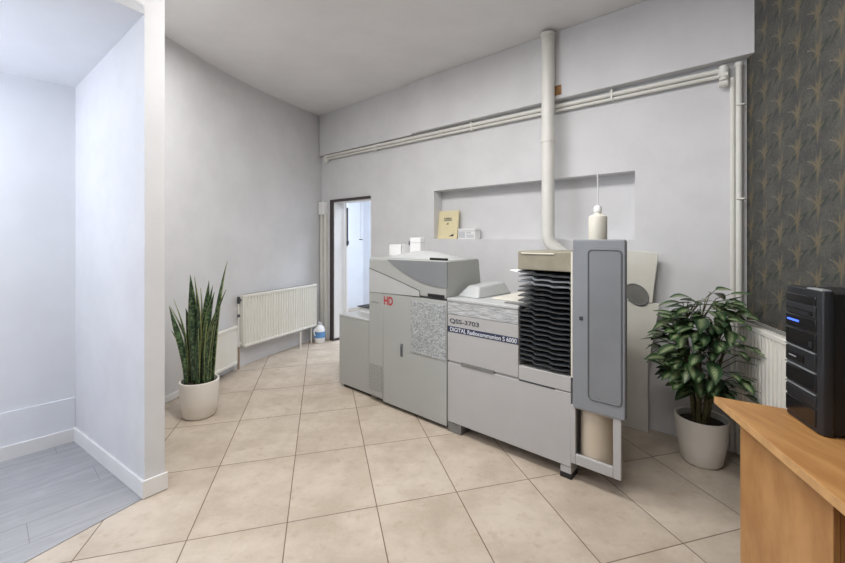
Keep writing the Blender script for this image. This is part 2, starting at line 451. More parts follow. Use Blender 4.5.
# rear of the room, behind the camera: shop window wall
mb = MB(); mb.box(-7, -3.2, -2.95, -2.8, 0, CZ); mb.box(.9, 4.5, -2.95, -2.8, 0, CZ); mb.box(-3.2, .9, -2.95, -2.8, 0, .5); mb.box(-3.2, .9, -2.95, -2.8, 2.8, CZ)
struct(mb, 'wall_rear', WALL, smooth=0)
mb = MB()
for x in (-3.2, -1.2, .84): mb.box(x, x+.06, -2.93, -2.84, .5, 2.8)
mb.box(-3.2, .9, -2.93, -2.84, .5, .56); mb.box(-3.2, .9, -2.93, -2.84, 2.74, 2.8)
struct(mb, 'window_1', TRIMW, smooth=0)
mb = MB(); wall_seg(mb, F1, Vector((F1.x-.3, -2.9, 0)), Vector((-1, 0, 0)), .1, 0, CZ); struct(mb, 'wall_side', WALL, smooth=0)
# the room behind the doorway
mb = MB()
mb.box(-6.4, -2.0, 5.4, 5.5, 0, CZ); mb.box(-6.5, -6.4, T, 5.5, 0, CZ); mb.box(-2.0, -1.9, T, 5.5, 0, CZ)
struct(mb, 'wall_side_room', NOOKW, smooth=0, rotz=ANG)
# door casing: dark on the left and above, white reveals
mb = MB()
mb.box(DU0-.055, DU0+.005, WN-.022, WN, 0, DZ+.01, 0); mb.box(DU0-.055, DU1-.02, WN-.022, WN, DZ-.01, DZ+.022, 0)
mb.box(DU0, DU0+.02, WN, T+.02, 0, DZ, 1); mb.box(DU1-.02, DU1, WN, T+.02, 0, DZ, 1); mb.box(DU0, DU1, WN, T+.02, DZ-.02, DZ, 1)
mb.box(DU0-.05, DU0+.03, WN-.03, T, 0, .03, 0)
struct(mb, 'door_1', [DOORFR, TRIMW], smooth=0, rotz=ANG)

# ------------------------------------------------------------------ photo printer (tall unit with the red letters)
def lrect(U0, U1, z0, z1, y0, y1): return MB().box(U0, U1, y0, y1, z0, z1)
MF = 2.31
hd = thing('photo_printer', 'tall grey photo printing machine with red HD letters and a curved dark grey hood window', 'machine', un(-2.235, MF), ANG)
W = .425                                              # half width; local x from -W..W, y from 0 into the room depth
mb = MB(); mb.box(-W, W, .014, .66, .035, .945); mb.build('body', GREYM, hd, bevel=.006)
mb = MB(); mb.box(-W+.03, W-.03, .06, .62, 0, .04); mb.build('plinth', BLACKP, hd)
def fx(px, py, off=0): U, z = uz(px, py, MF+off); return U+2.235, z
mb = MB(); mb.box(-W, -.254, 0, .02, .055, .94); p_ = mb.build('side_panel', GREYM, hd, bevel=.004)
gx0, gx1, gz0, gz1 = -.43+.012, -.254-.012, .11, .315
mb = MB(); mb.box(gx0, gx1, -.003, .002, gz0, gz1, 1)
for i in range(15):
    z = gz0+(gz1-gz0)*(i+.5)/15; mb.box(gx0, gx1, -.006, -.002, z-.0045, z+.0045, 0)
for i in range(9):
    x = gx0+(gx1-gx0)*i/8; mb.box(x-.002, x+.002, -.007, -.002, gz0, gz1, 0)
lab(mb.build('vent_grille', [GREYM, INK], p_), 'grey grid vent at the foot of the side panel')
lettering('lettering', 'noritsu', INKL, p_, -.395, -.30, .845, .862, -.0008)
mb = MB(); mb.box(-.25, W, 0, .02, .03, .94); dr = mb.build('door', GREYM, hd, bevel=.004)
mb = MB(); mb.box(.071, W-.006, -.005, .003, .505, .91, 0)
lab(mb.build('speckled_vent', SPECK, dr, bevel=.002), 'large speckled grey square on the door')
mb = MB(); mb.box(-.046, -.018, -.001, .002, .448, .548, 1); mb.prism([(-.046, .552), (-.018, .530), (-.018, .448), (-.024, .448), (-.024, .524), (-.046, .545)], -.006, 0, 'xz', 0)
lab(mb.build('handle', [PANELG, INK], dr), 'dark slot handle')
lab(lettering('red_lettering', 'HD', RED, dr, -.238, -.132, .845, .915, -.001, bold=.03), 'red letters reading HD')
# hood: profile in (y,z), full width, rounded at the back
hood = MB(); hood.prism([(0, .955), (0, 1.218), (.012, 1.232), (.40, 1.236), (.425, 1.225), (.445, 1.07), (.46, .955)], -W, W, 'yz')
hd_h = hood.build('hood', GREYM, hd, bevel=.008)
win = [fx(387, 259.5)]
for k in range(1, 11):
    t = k/10; win.append(fx(387+60*t, 259.5+28.5*(1-(1-t)**1.9)))
win += [fx(447.3, 288), fx(447.3, 262)]
mb = MB(); mb.prism(win, -.004, .004, 'xz'); lab(mb.build('hood_window', DKGREY, hd_h, smooth=0), 'dark grey curved window in the hood')
# lighter wedge below a curved seam
sea = [fx(369.6, 268)]+[fx(369.6+50.4*t, 268+23*t**1.05) for t in (.25, .5, .75, 1)]
low = [fx(420, 296.5), fx(369.6, 291.5)]
mb = MB(); mb.prism(sea+low, -.0035, .004, 'xz'); lab(mb.build('lower_trim', GREYL, hd_h, smooth=0), 'lighter wedge below the seam')
mb = MB()
for a, b in zip(sea[:-1], sea[1:]): mb.tube([(a[0], -.003, a[1]), (b[0], -.003, b[1])], .0025, 6)
a, b = sea[-1], low[0]; mb.tube([(a[0], -.003, a[1]), (b[0], -.003, b[1])], .0025, 6)
mb.build('seam', SEAM, hd_h)
mb = MB(); mb.box(-W+.003, W-.003, .004, .6, .942, .957); mb.build('gap', SEAM, hd)
a, b = fx(428, 298), fx(444.5, 296.5); mb = MB(); mb.box(a[0], b[0], -.006, .004, .958, .982); lab(mb.build('latch', BLACKP, hd_h, bevel=.002), 'black slot latch')
# domed lid on the hood
lid = []
for i in range(13):
    t = i/12; row = []
    for j in range(9):
        s_ = j/8
        x = -.28+t*.685; y = .03+s_*.28
        h = .062*(math.sin(math.pi*t)**.8)*(math.sin(math.pi*s_)**.7 if 0 < s_ < 1 else 0)
        row.append((x, y, 1.234+h))
    lid.append(row)
mb = MB(); mb.strip(lid, [[(0, 0)]*9]*13); mb.build('lid', GREYL, hd, smooth=80)
mb = MB(); mb.box(.245, .405, .02, .045, 1.234, 1.25); lab(mb.build('lid_handle', BLACKP, hd, bevel=.003), 'small black grip on the lid')

# things on the printer
def put(name, label, cat, U, N, z, group=None): return thing(name, label, cat, un(U, N, z), ANG, group)
t = put('paper_box', 'low white open box on the back left of the tall grey printer', 'box', -2.62, 2.78, 1.165)
t.location = un(-2.60, 2.635, 1.237)
mb = MB(); mb.box(-.08, .08, -.07, .07, 0, .006); mb.box(-.08, .08, -.07, -.064, 0, .105); mb.box(-.08, .08, .064, .07, 0, .105); mb.box(-.08, -.074, -.07, .07, 0, .105); mb.box(.074, .08, -.07, .07, 0, .105)
mb.build('box_walls', WHITEC, t)
mb = MB(); mb.box(-.06, .0, -.05, .05, .006, .085); mb.build('card_stack', CREAM, t, smooth=0)
t = put('paper_pack', 'upright white paper pack standing behind the lid of the tall grey printer', 'paper', -2.47, 2.73, .9455)
t.location = un(-2.42, 2.665, 1.238)
mb = MB(); mb.box(-.062, .062, -.03, .03, 0, .165); mb.build('pack', WHITEC, t, bevel=.004)
mb = MB(); mb.box(-.064, .064, -.032, .032, .118, .124); mb.build('band', PALEC, t)
t = put('film_clip', 'tiny dark clip standing on the tall grey printer beside the white box', 'clip', -2.505, 2.66, 1.237)
mb = MB(); mb.tube([(0, 0, 0), (0, 0, .10)], .005, 8); mb.build('stalk', PALEC, t); mb = MB(); mb.box(-.012, .012, -.006, .006, .10, .135); mb.build('clip_head', INK, t, bevel=.002)

# ------------------------------------------------------------------ low cabinet left of it
sc = thing('side_cabinet', 'low plain grey cabinet at the far left end of the printing machines', 'cabinet', un(-2.90, 2.34), ANG)
mb = MB(); mb.box(-.225, .228, 0, .50, .03, .665); mb.build('body', GREYM, sc, bevel=.005)
mb = MB(); mb.box(-.227, .228, -.002, .502, .665, .68); lab(mb.build('top_plate', GREYL, sc, bevel=.003), 'pale top plate')
mb = MB(); mb.box(-.19, .19, .03, .5, 0, .032); mb.build('plinth', BLACKP, sc)
t = put('paper_tray', 'flat black tray with pale sheets on the low grey cabinet', 'tray', -2.96, 2.62, .68)
mb = MB(); mb.box(-.13, .13, -.09, .09, .05, .058); mb.build('plate', BLACKP, t)
mb = MB(); mb.box(-.12, .12, -.07, .08, 0, .05); mb.build('sheet_stack', WHITEC, t, smooth=0)
t = put('paper_carton', 'pale upright carton on the low grey cabinet behind the black tray', 'box', -2.79, 2.79, .68)
mb = MB(); mb.box(-.03, .06, -.045, .045, 0, .17); mb.build('carton', WHITEC, t, bevel=.003); mb = MB(); mb.box(-.032, .062, -.047, .047, .13, .138); mb.build('tape', PALEC, t)
t = put('tape_roll', 'small green roll on the low grey cabinet against the tall printer', 'roll', -2.712, 2.55, .68)
mb = MB(); mb.tube([(0, -.04, .04), (0, .04, .04)], .036, 20); mb.build('roll', GREENP, t); mb = MB(); mb.tube([(0, -.043, .04), (0, .043, .04)], .014, 14); mb.build('core', WHITEC, t)

# ------------------------------------------------------------------ film processor (white, with banner)
fp = thing('film_processor', 'wide white processing machine with a navy lettered band across its front', 'machine', un(-1.35, MF), ANG)
# local x from -.45 (U=-1.80) to .45 (U=-.90)
mb = MB()
mb.box(-.45, .115, .012, .70, .07, .945); mb.build('body', CABW, fp, bevel=.005)
mb = MB(); mb.box(.1151, .45, .012, .70, .07, .595); mb.box(.1151, .45, .45, .70, .595, .945); mb.build('sorter_base', CABW, fp, bevel=.005)
mb = MB(); mb.box(-.45, .45, 0, .014, .075, .502); lab(mb.build('front_panel', CABW, fp, bevel=.003), 'large blank lower front panel')
mb = MB(); mb.box(-.45, .115, 0, .014, .516, .852); up = mb.build('upper_panel', CABW, fp, bevel=.003)
mb = MB(); mb.box(.117, .45, 0, .014, .508, .595); mb.build('sorter_panel', CABW, fp, bevel=.003)
mb = MB(); mb.box(-.45, .115, -.002, .014, .853, .946); lab(mb.build('streaked_strip', BRUSH, fp, bevel=.002), 'streaked grey strip under the top')
mb = MB(); mb.box(-.452, .117, -.006, .702, .946, .966); tp = mb.build('top_plate', GREYL, fp, bevel=.004)
mb = MB(); mb.box(-.33, -.06, -.004, .004, .498, .524); lab(mb.build('handle', HOLEG, fp, bevel=.002), 'grey recessed grip')
mb = MB(); mb.box(.12, .355, -.001, .003, .5, .508); mb.build('slit', INK, fp)
mb = MB(); mb.box(-.449, .114, -.0015, .003, .724, .766); bd = mb.build('lettered_band', NAVY, up, smooth=0)
lab(bd, 'navy band with white lettering')
lettering('lettering', 'DIGITAL Radiocommunion S 6000', WHITEP, bd, -.425, .105, .731, .760, -.0022, bold=.012)
lettering('lettering', 'QSS-3703', INK, up, -.43, -.18, .785, .822, -.0008, bold=.02)
mb = MB(); mb.box(-.45, -.335, .005, .6, 0, .072); lab(mb.build('foot', HOLEG, fp, bevel=.003), 'grey block foot at the left')
ft = MB().box(.385, .45, .005, .10, .03, .072).build('foot', CABW, fp, bevel=.003); MB().box(.383, .452, .003, .102, 0, .032).build('rubber_pad', BLACKP, ft, bevel=.003)
ft = MB().box(.385, .45, .58, .68, .03, .072).build('foot', CABW, fp, bevel=.003); MB().box(.383, .452, .578, .682, 0, .032).build('rubber_pad', BLACKP, ft, bevel=.003)
# raised film inlet on the top plate
mb = MB(); mb.add([(-.445, .10, .966), (-.25, .10, .966), (-.22, .52, .966), (-.445, .52, .966), (-.395, .18, 1.045), (-.29, .17, 1.045), (-.26, .48, 1.058), (-.40, .48, 1.055)],
                  [(3, 2, 1, 0), (4, 5, 6, 7), (0, 1, 5, 4), (1, 2, 6, 5), (2, 3, 7, 6), (3, 0, 4, 7)])
inl = mb.build('film_inlet', GREYL, tp, bevel=.012, segs=3)
MB().box(-.18, .10, .16, .60, .966, .976).build('paper_guide', CREAM, tp, bevel=.003)
MB().box(-.02, .10, .06, .10, .966, .974).build('paper_slot', HOLEG, tp, bevel=.002)

# ------------------------------------------------------------------ print sorter (black trays, grey cover panel)
so = thing('print_sorter', 'tall stack of black print trays beside a grey cover panel on the processing machine', 'sorter', un(-1.065, MF, .595), ANG)
Z0 = .595
# local x: U+1.065 ; trays from -.168 to .168
mb = MB(); mb.box(-.182, .165, .015, .42, 1.200-Z0, 1.318-Z0); hs = mb.build('top_box', BEIGEB, so, bevel=.006)
lab(hs, 'smoked beige top box')
mb = MB(); mb.tube([(-.155, .012, 1.304-Z0), (.06, .012, 1.304-Z0)], .004, 10); lab(mb.build('rail', CREAM, hs), 'pale rail along its upper edge')
mb = MB(); mb.box(.165, .176, -.002, .40, 0, 1.318-Z0); lab(mb.build('side_rail', CREAM, so, bevel=.002), 'cream upright rail')
mb = MB(); mb.box(-.168, -.158, .36, .42, 0, 1.199-Z0); mb.build('post', INK, so); 
mb = MB(); mb.box(-.16, .165, .40, .42, 0, 1.199-Z0); mb.build('back_plate', BLACKP, so)
def tray_mesh(i):
    rr = random.Random(i); mb = MB()
    dx = rr.uniform(-.008, .004)
    # cross profile along x: shallow double wave, front lip turned down
    xs = [-.175, -.12, -.075, -.055, -.01, .03, .055, .11, .15, .158]
    zz = [.010, .012, .012, -.002, -.001, -.001, -.008, -.007, -.007, -.016]
    yy = [.012, .0, -.004, -.004, .002, .0, -.006, -.002, .006, .012]
    n = len(xs); v = []
    for k in range(n):
        x = xs[k]+(dx if k < 5 else 0); z = zz[k]+rr.uniform(-.002, .002); y = yy[k]+rr.uniform(-.004, .004)
        v += [(x, y, z-.007), (x, y-.003, z), (x, .08, z+.006), (x, .38, z+.016), (x, .38, z+.011), (x, .08, z)]
    f = []
    for k in range(n-1):
        for q in range(6): f.append((k*6+q, k*6+(q+1) % 6, (k+1)*6+(q+1) % 6, (k+1)*6+q))
    f += [tuple(range(5, -1, -1)), tuple((n-1)*6+q for q in range(6))]
    mb.add(v, f); return mb
NT = 19
for i in range(NT):
    z = .632+i*(1.192-.645)/(NT-1)-Z0
    o = tray_mesh(i).build('tray', TRAYG if i in (NT-2, NT-3) else TRAYB, so, smooth=50)
    o.location.z = z
    if i in (NT-2, NT-3): lab(o, 'pale grey tray near the top of the stack')
mb = MB(); mb.add([(-.245, .02, .0), (-.16, .0, -.01), (-.15, .16, -.01), (-.235, .16, 0)], [(0, 1, 2, 3)])
o = mb.build('paper_flap', WHITEC, so, solid=.003); o.location.z = 1.192-Z0; lab(o, 'thin white flap sticking out on the left')
# grey cover panel; local x from .175 (U=-.89) to .458 (U=-.607)
cp = MB(); cp.prism(rrect(.178, .458, .432-Z0, 1.392-Z0, .014), -.012, .03, 'xz'); cpo = cp.build('cover_panel', PANELG, so, bevel=.006, segs=3)
lab(cpo, 'tall blue-grey cover panel with a rounded recess')
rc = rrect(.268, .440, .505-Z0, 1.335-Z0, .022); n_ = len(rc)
mb = MB()
mid = rrect(.271, .437, .508-Z0, 1.332-Z0, .02)
cen = ((.268+.44)/2, (.505+1.335)/2-Z0)
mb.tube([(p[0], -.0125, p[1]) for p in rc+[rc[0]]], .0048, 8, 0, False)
mb.build('recess_edge', EDGEG, cpo)  # dark outline paints the recess edge's shade
mb = MB(); mb.prism(mid, -.0135, -.01, 'xz'); mb.build('recess', PANELR, cpo, smooth=0)
mb = MB(); mb.box(.219, .238, -.015, -.01, .936-Z0, .956-Z0, 0); mb.box(.2275, .2305, -.0158, -.014, .942-Z0, .951-Z0, 1); mb.build('badge', [BLACKP, INKL], cpo)
mb = MB(); mb.box(.18, .30, .032, .34, .60-Z0, 1.305-Z0); mb.build('drive_housing', CREAM, so, bevel=.004)
# paper bin frame below it
b0 = .165; mb = MB(); y0, y1 = -.004, .014; F = lambda z: z-Z0
mb.box(b0, .192, y0, y1, F(.105), F(.44)); mb.box(.395, .436, y0, y1, F(.105), F(.44)); mb.box(.1921, .3949, y0, y1, F(.105), F(.163)); mb.box(.1921, .3949, y0, y1, F(.425), F(.44))
bf = mb.build('bin_frame', CABW, so, bevel=.003); lab(bf, 'white open frame below the grey panel')
mb = MB(); mb.box(b0, .39, .0141, .20, F(.105), F(.118)); mb.box(b0, .172, .0141, .21, F(.118), F(.44)); mb.box(b0, .33, .20, .21, F(.105), F(.44))
mb.build('bin_tray', CABW, so)
t = put('paper_roll', 'cream paper roll standing in the white frame below the grey panel', 'roll', -.790, MF+.106, .118)
mb = MB(); mb.lathe([(.03, 0), (.088, 0), (.088, .30), (.03, .30), (.03, .0)], seg=40, cap0=False, cap1=False); mb.build('paper', ROLLC, t); mb = MB(); mb.lathe([(.03, -.0), (.03, .305), (.026, .305), (.026, 0)], seg=24, cap0=False, cap1=False); mb.build('core', HOLEG, t)

# bottle with a thin rod, on the drive housing
t = put('bottle', 'cream plastic bottle with a thin rod standing up from its cap', 'bottle', -.812, 2.50, 1.3055)
mb = MB(); mb.lathe([(.0, 0), (.048, 0), (.052, .006), (.052, .215), (.049, .224), (.022, .238), (.018, .243), (.018, .25)], seg=36); mb.build('body', CREAM, t, smooth=40)
mb = MB(); mb.lathe([(.019, .248), (.022, .251), (.023, .272), (.017, .285), (.006, .289)], seg=28); lab(mb.build('cap', WHITEC, t, smooth=40), 'white screw cap')
mb = MB(); mb.tube([(0, 0, .285), (.001, 0, .40), (-.002, 0, .50)], .0035, 8); lab(mb.build('rod', PALEC, t), 'thin pale rod')

# ------------------------------------------------------------------ off-white board leaning on the wall
bN = 3.25
def bx(px, py): U, z = uz(px, py, bN); return U+.86, z
bo = thing('leaning_board', 'tall off-white board with a round grey opening leaning on the white wall', 'board', un(-.86, bN), ANG)
pt = lambda px, py: bx(px, py)
lowp = [(-.22, 0), (bx(648.5, 424)[0], 0), pt(648, 366), pt(655, 330), pt(660, 303.5), pt(652, 303)]
lz = pt(652, 303)[1]
lowp += [(-.22, lz)]
mb = MB(); mb.prism(lowp, -.006, .006, 'xz'); mb.build('lower_board', BOARD, bo, smooth=0, bevel=.002)
top = [(-.22, lz+.002), (pt(652.5, 302)[0], lz+.002), pt(654.5, 285), pt(658.5, 256), pt(658, 253), pt(640, 251), (-.22, pt(627, 250)[1])]
mb = MB(); mb.prism(top, -.012, -.002, 'xz'); fl = mb.build('upper_board', BOARD, bo, smooth=0, bevel=.002)
hx, hz = pt(637, 294)
mb = MB(); ring = []
for k in range(28):
    a = 2*math.pi*k/28; ring.append((hx+.082*math.cos(a)*.95-.0*math.sin(a), hz+.072*math.sin(a)-.02*math.cos(a)))
mb.prism(ring, -.016, -.011, 'xz', 0)
lab(mb.build('round_opening', HOLEG, fl, smooth=0), 'round grey opening')  # flat grey disc, the shade inside the hole is its colour
mb = MB(); mb.tube([(p[0], -.016, p[1]) for p in ring+[ring[0]]], .004, 8, 0, False); mb.build('opening_rim', INKL, fl)

# ------------------------------------------------------------------ things in the niche
t = put('card_folder', 'cream card folder with dark heading standing at the left end of the wall niche', 'folder', -2.642, WN+.055, NZ0)
cw, chh = .13, .30
mb = MB(); mb.add([(-cw, 0, 0), (cw, 0, 0), (cw, .035, chh), (-cw, .035, chh), (-cw, .03, 0), (cw, .03, 0), (cw, .055, chh), (-cw, .055, chh)],
                  [(0, 1, 2, 3), (7, 6, 5, 4), (0, 4, 5, 1), (1, 5, 6, 2), (2, 6, 7, 3), (3, 7, 4, 0)]); cv = mb.build('cover', MANILA, t, bevel=.003)
o = lettering('heading', 'FUMERA', INK, cv, -.055, .05, .205, .228, 0, bold=.03); o.rotation_euler.x = -math.atan2(.035, chh); lab(o, 'dark heading')
for nm, pp in (('underline', [(-.058, .193), (.052, .193), (.052, .199), (-.058, .199)]), ('emblem', [(-.018, .155), (.01, .155), (.004, .178), (-.006, .166)]), ('corner_mark', [(.02, .028), (.085, .028), (.085, .055), (.06, .045)])):
    mb = MB(); mb.prism(pp, -.001, .001, 'xz'); o = mb.build(nm, INK, cv, smooth=0); o.rotation_euler.x = -math.atan2(.035, chh)
t = put('card_box', 'small white printed box lying in the wall niche beside the cream folder', 'box', -2.355, WN+.06, NZ0)
mb = MB(); mb.box(-.11, .10, -.045, .05, 0, .105); cb = mb.build('carton', WHITEC, t, bevel=.003)
for x0, x1, z0, z1 in ((-.10, -.02, .012, .07), (-.005, .085, .012, .045), (-.005, .05, .055, .07)): MB().box(x0, x1, -.046, -.044, z0, z1).build('printed_block', PALEC, cb, smooth=0)
MB().box(-.112, .102, -.047, .052, .078, .086).build('lid_seam', PALEC, cb)

# ------------------------------------------------------------------ pipes
pr = .052
st = thing('drain_pipe', 'thick white vertical pipe running down the back wall from the ceiling', 'pipe', un(-1.428, 3.178), ANG)
mb = MB(); mb.tube([(0, 0, 3.06), (0, 0, 1.42), (.01, .005, 1.365), (.05, .02, 1.32), (.14, .05, 1.24), (.17, .08, 1.2)], pr, 24); mb.build('pipe', PIPEW, st)
mb = MB(); mb.tube([(0, 0, 3.06), (0, 0, 3.085)], pr+.006, 24); mb.build('collar', PIPEW, st); mb = MB(); mb.tube([(0, 0, 2.19), (0, 0, 2.25)], pr+.005, 24); mb.build('collar', PIPEW, st)
pl = MB(); pl.box(-.02, .062, -.002, .003, -.05, .03)
o = pl.build('wall_patch', BROWNP, None, loc=un(-1.40, 3.234, 2.63), rotz=ANG); tag(o, 'small brown patch of bare plaster beside the thick white pipe', 'plaster patch')
hp = thing('heating_pipe', 'long pair of thin white pipes under the soffit along the back wall', 'pipe', un(-2.46, 3.285, 2.505), ANG)
for dz, r in ((.006, .018), (-.03, .013)):
    MB().tube([(-2.2, 0, dz+.012), (2.2, 0, dz-.012)], r, 14).build('pipe', PIPEW, hp)
mb = MB()
MB().box(-2.24, -2.19, -.025, .03, -.06, .03).build('end_fitting', PIPEW, hp, bevel=.006)
for x in (-1.2, .2, 1.5): MB().box(x-.008, x+.008, -.02, .034, -.05, .034).build('clip', PIPEW, hp, bevel=.003)
va = MB(); va.tube([(2.19, -.005, .02), (2.19, -.005, -.075)], .026, 14); va.tube([(2.165, -.02, -.1), (2.215, -.02, -.1)], .022, 12); va.box(2.16, 2.215, -.035, .03, -.055, -.03)
va.build('valve', PIPEW, hp, bevel=.003)
vp = thing('riser_pipe', 'pair of white vertical pipes in the right corner beside the dark wallpaper', 'pipe', un(-.192, 3.28), ANG)
MB().tube([(.0, .0, .02), (.0, .0, 2.50)], .018, 18).build('pipe', PIPEW, vp)
MB().tube([(-.034, .012, .02), (-.034, .012, 2.44)], .014, 16).build('pipe', PIPEW, vp)
MB().tube([(.0, .0, 2.50), (.0, .0, 2.525)], .022, 18).build('end_cap', PIPEW, vp)
for z in (2.25, 1.65): MB().tube([(-.012, -.02, z), (.025, -.022, z), (.036, -.008, z)], .006, 8).build('clip', PIPEW, vp)
# corner duct with junction box, left of the doorway
cd = thing('cable_duct', 'white vertical duct with a box at its top in the corner left of the doorway', 'duct', un(-4.745, 3.265), ANG)
MB().box(-.055, -.01, -.0, .05, .0, 1.86).build('duct', PIPEW, cd, bevel=.004)
MB().box(.02, .06, .01, .05, .0, 1.84).build('duct', PIPEW, cd, bevel=.004)
MB().box(-.06, .065, -.025, .05, 1.72, 1.90).build('junction_box', WHITEC, cd, bevel=.008)

# ------------------------------------------------------------------ radiators
def radiator(name, label, origin, xdir, ndir, L, z0, z1, pitch=.04, depth=.075, gap=.035, parts=True):
    # local x along wall, y away from the wall into the room
    ang = math.atan2(xdir.y, xdir.x)
    flip = 1 if (Vector((-xdir.y, xdir.x, 0)).dot(ndir) > 0) else -1
    t = thing(name, label, 'radiator', (origin.x, origin.y, 0), ang, 'white wall radiators')
    n = int(L/pitch); pts = []
    for k in range(n):
        x = L*k/n; w = L/n
        for a, d in ((.0, .0), (.3, .0), (.42, .011), (.82, .011), (.94, 0)): pts.append((x+a*w, d))
    pts.append((L, 0))
    y1 = gap+depth
    poly = [(x, flip*(y1-.011+d)) for x, d in pts]+[(L, flip*(y1-.03)), (0, flip*(y1-.03))]
    h = MB(); h.prism(poly, z0+.03, z1-.03, 'xy')
    h.build('front_panel', RADW, t, smooth=30)
    b = MB(); ys = sorted((flip*gap, flip*(gap+.02))); b.box(0, L, ys[0], ys[1], z0, z1-.01); b.build('back_panel', RADW, t, bevel=.003)
    e = MB(); ys = sorted((flip*(y1-.032), flip*(y1+.002)))
    e.box(0, L, ys[0], ys[1], z0, z0+.03); e.build('edge_strip', RADW, t, bevel=.005)
    e = MB(); e.box(0, L, ys[0], ys[1], z1-.03, z1); e.build('edge_strip', RADW, t, bevel=.005)
    g = MB(); ya, yb = sorted((flip*(gap), flip*(y1-.03)))
    g.box(0, L, ya, yb, z1-.008, z1-.002, 0)
    m = int(L/.03)
    for k in range(m): g.box(L*k/m+.004, L*k/m+.012, ya+.008, yb-.008, z1-.003, z1+.001, 1)
    lab(g.build('top_grille', [RADW, HOLEG], t, smooth=0), 'slotted top grille')
    for xx in (-.012, L):
        s_ = MB(); ya, yb = sorted((flip*gap, flip*(y1-.006))); s_.box(xx, xx+.012, ya, yb, z0+.01, z1+.002); s_.build('side_cover', RADW, t, bevel=.004)
    for xx in (L*.2, L*.8):
        s_ = MB(); ya, yb = sorted((flip*.002, flip*gap)); s_.box(xx-.015, xx+.015, ya, yb, z0+.1, z1-.1); s_.build('bracket', RADW, t)
    return t, flip, y1
bdir = (B1-A1).normalized(); bn = Vector((bdir.y, -bdir.x, 0))
rt, fl_, y1_ = radiator('radiator', 'long white ribbed radiator on the left wall beside the doorway', A1-bdir*.06+bn*.03, bdir, bn, 1.17, .225, .785)
yv = fl_*.07
mb = MB(); mb.tube([(-.045, yv, .0), (-.045, yv, .26)], .012, 12); o = mb.build('supply_pipe', BRASS, rt); MB().tube([(-.045, yv, .26), (-.045, yv, .74)], .009, 12).build('riser', PIPEW, rt)
mb = MB(); mb.tube([(-.045, yv, .70), (-.045, yv, .77)], .015, 14); mb.tube([(-.045, yv, .735), (.0, yv, .735)], .010, 10); lab(mb.build('valve', INK, rt), 'dark valve at the top corner')
mb = MB(); mb.tube([(-.045, yv, .555), (-.045, yv, .585)], .0135, 14); mb.build('valve', INK, rt)
mb = MB(); mb.tube([(-.045, yv, .24), (-.045, yv, .29)], .019, 14); mb.tube([(-.045, yv, .265), (.0, yv, .265)], .01, 10); mb.build('valve', PIPEW, rt)
mb = MB(); mb.tube([(.88, fl_*.09, 0), (.88, fl_*.09, .225)], .012, 10); mb.build('leg', RADW, rt)
mb = MB(); mb.tube([(1.12, fl_*.06, 0), (1.12, fl_*.06, .23)], .010, 10); mb.build('leg', RADW, rt)
adir = (A1-A0).normalized(); an = Vector((adir.y, -adir.x, 0))
radiator('radiator', 'low white panel radiator behind the snake plant', A1-adir*.70+an*.05, adir, an, .44, .10, .49, pitch=.44, depth=.06)
mb = MB()
radiator('radiator', 'white ribbed radiator under the dark wallpaper behind the computer', RC+rw*.20, rw, rm, .66, .32, .905, pitch=.036, depth=.10, gap=.035)

# jug by the doorway
t = put('jug', 'small white jug with a blue label on the floor left of the doorway', 'jug', -4.62, 3.14, 0)
mb = MB(); mb.lathe([(.0, 0), (.062, 0), (.068, .008), (.068, .17), (.055, .205), (.025, .235), (.02, .24)], seg=28); mb.build('body', WHITEC, t, smooth=40)
mb = MB(); mb.lathe([(.0695, .07), (.0695, .15)], seg=28, cap0=False, cap1=False); lab(mb.build('sticker', BLUEL, t), 'blue sticker')
mb = MB(); mb.lathe([(.022, .238), (.024, .242), (.024, .268), (.0, .27)], seg=20); lab(mb.build('cap', PALEC, t), 'grey cap')
mb = MB(); mb.tube([(.0, -.06, .19), (.0, -.09, .17), (.0, -.085, .12), (.0, -.066, .10)], .009, 8); mb.build('grip', WHITEC, t)
# things inside the doorway
t = put('wall_rail', 'slim grey vertical rail with a dark knob just inside the doorway', 'rail', -4.50, 3.50, 0)
MB().box(-.025, .0, -.01, .02, 0, 1.9).build('post', TRIMW, t, bevel=.002)
MB().box(.0, .012, -.006, .014, 1.29, 1.82).build('strip', INK, t, bevel=.002)
MB().tube([(.03, -.01, 1.31), (.03, -.01, 1.36)], .018, 12).build('knob', INK, t); MB().tube([(.0, 0, 1.335), (.03, -.01, 1.335)], .006, 8).build('stem', INK, t)
t = put('pull_cord', 'thin grey pull cord hanging in the doorway', 'cord', -4.08, 3.40, 1.37)
MB().tube([(0, 0, .02), (.0, 0, .53)], .004, 8).build('cord', PALEC, t); MB().tube([(-.03, 0, .01), (.03, 0, .01)], .007, 8).build('grip', HOLEG, t)

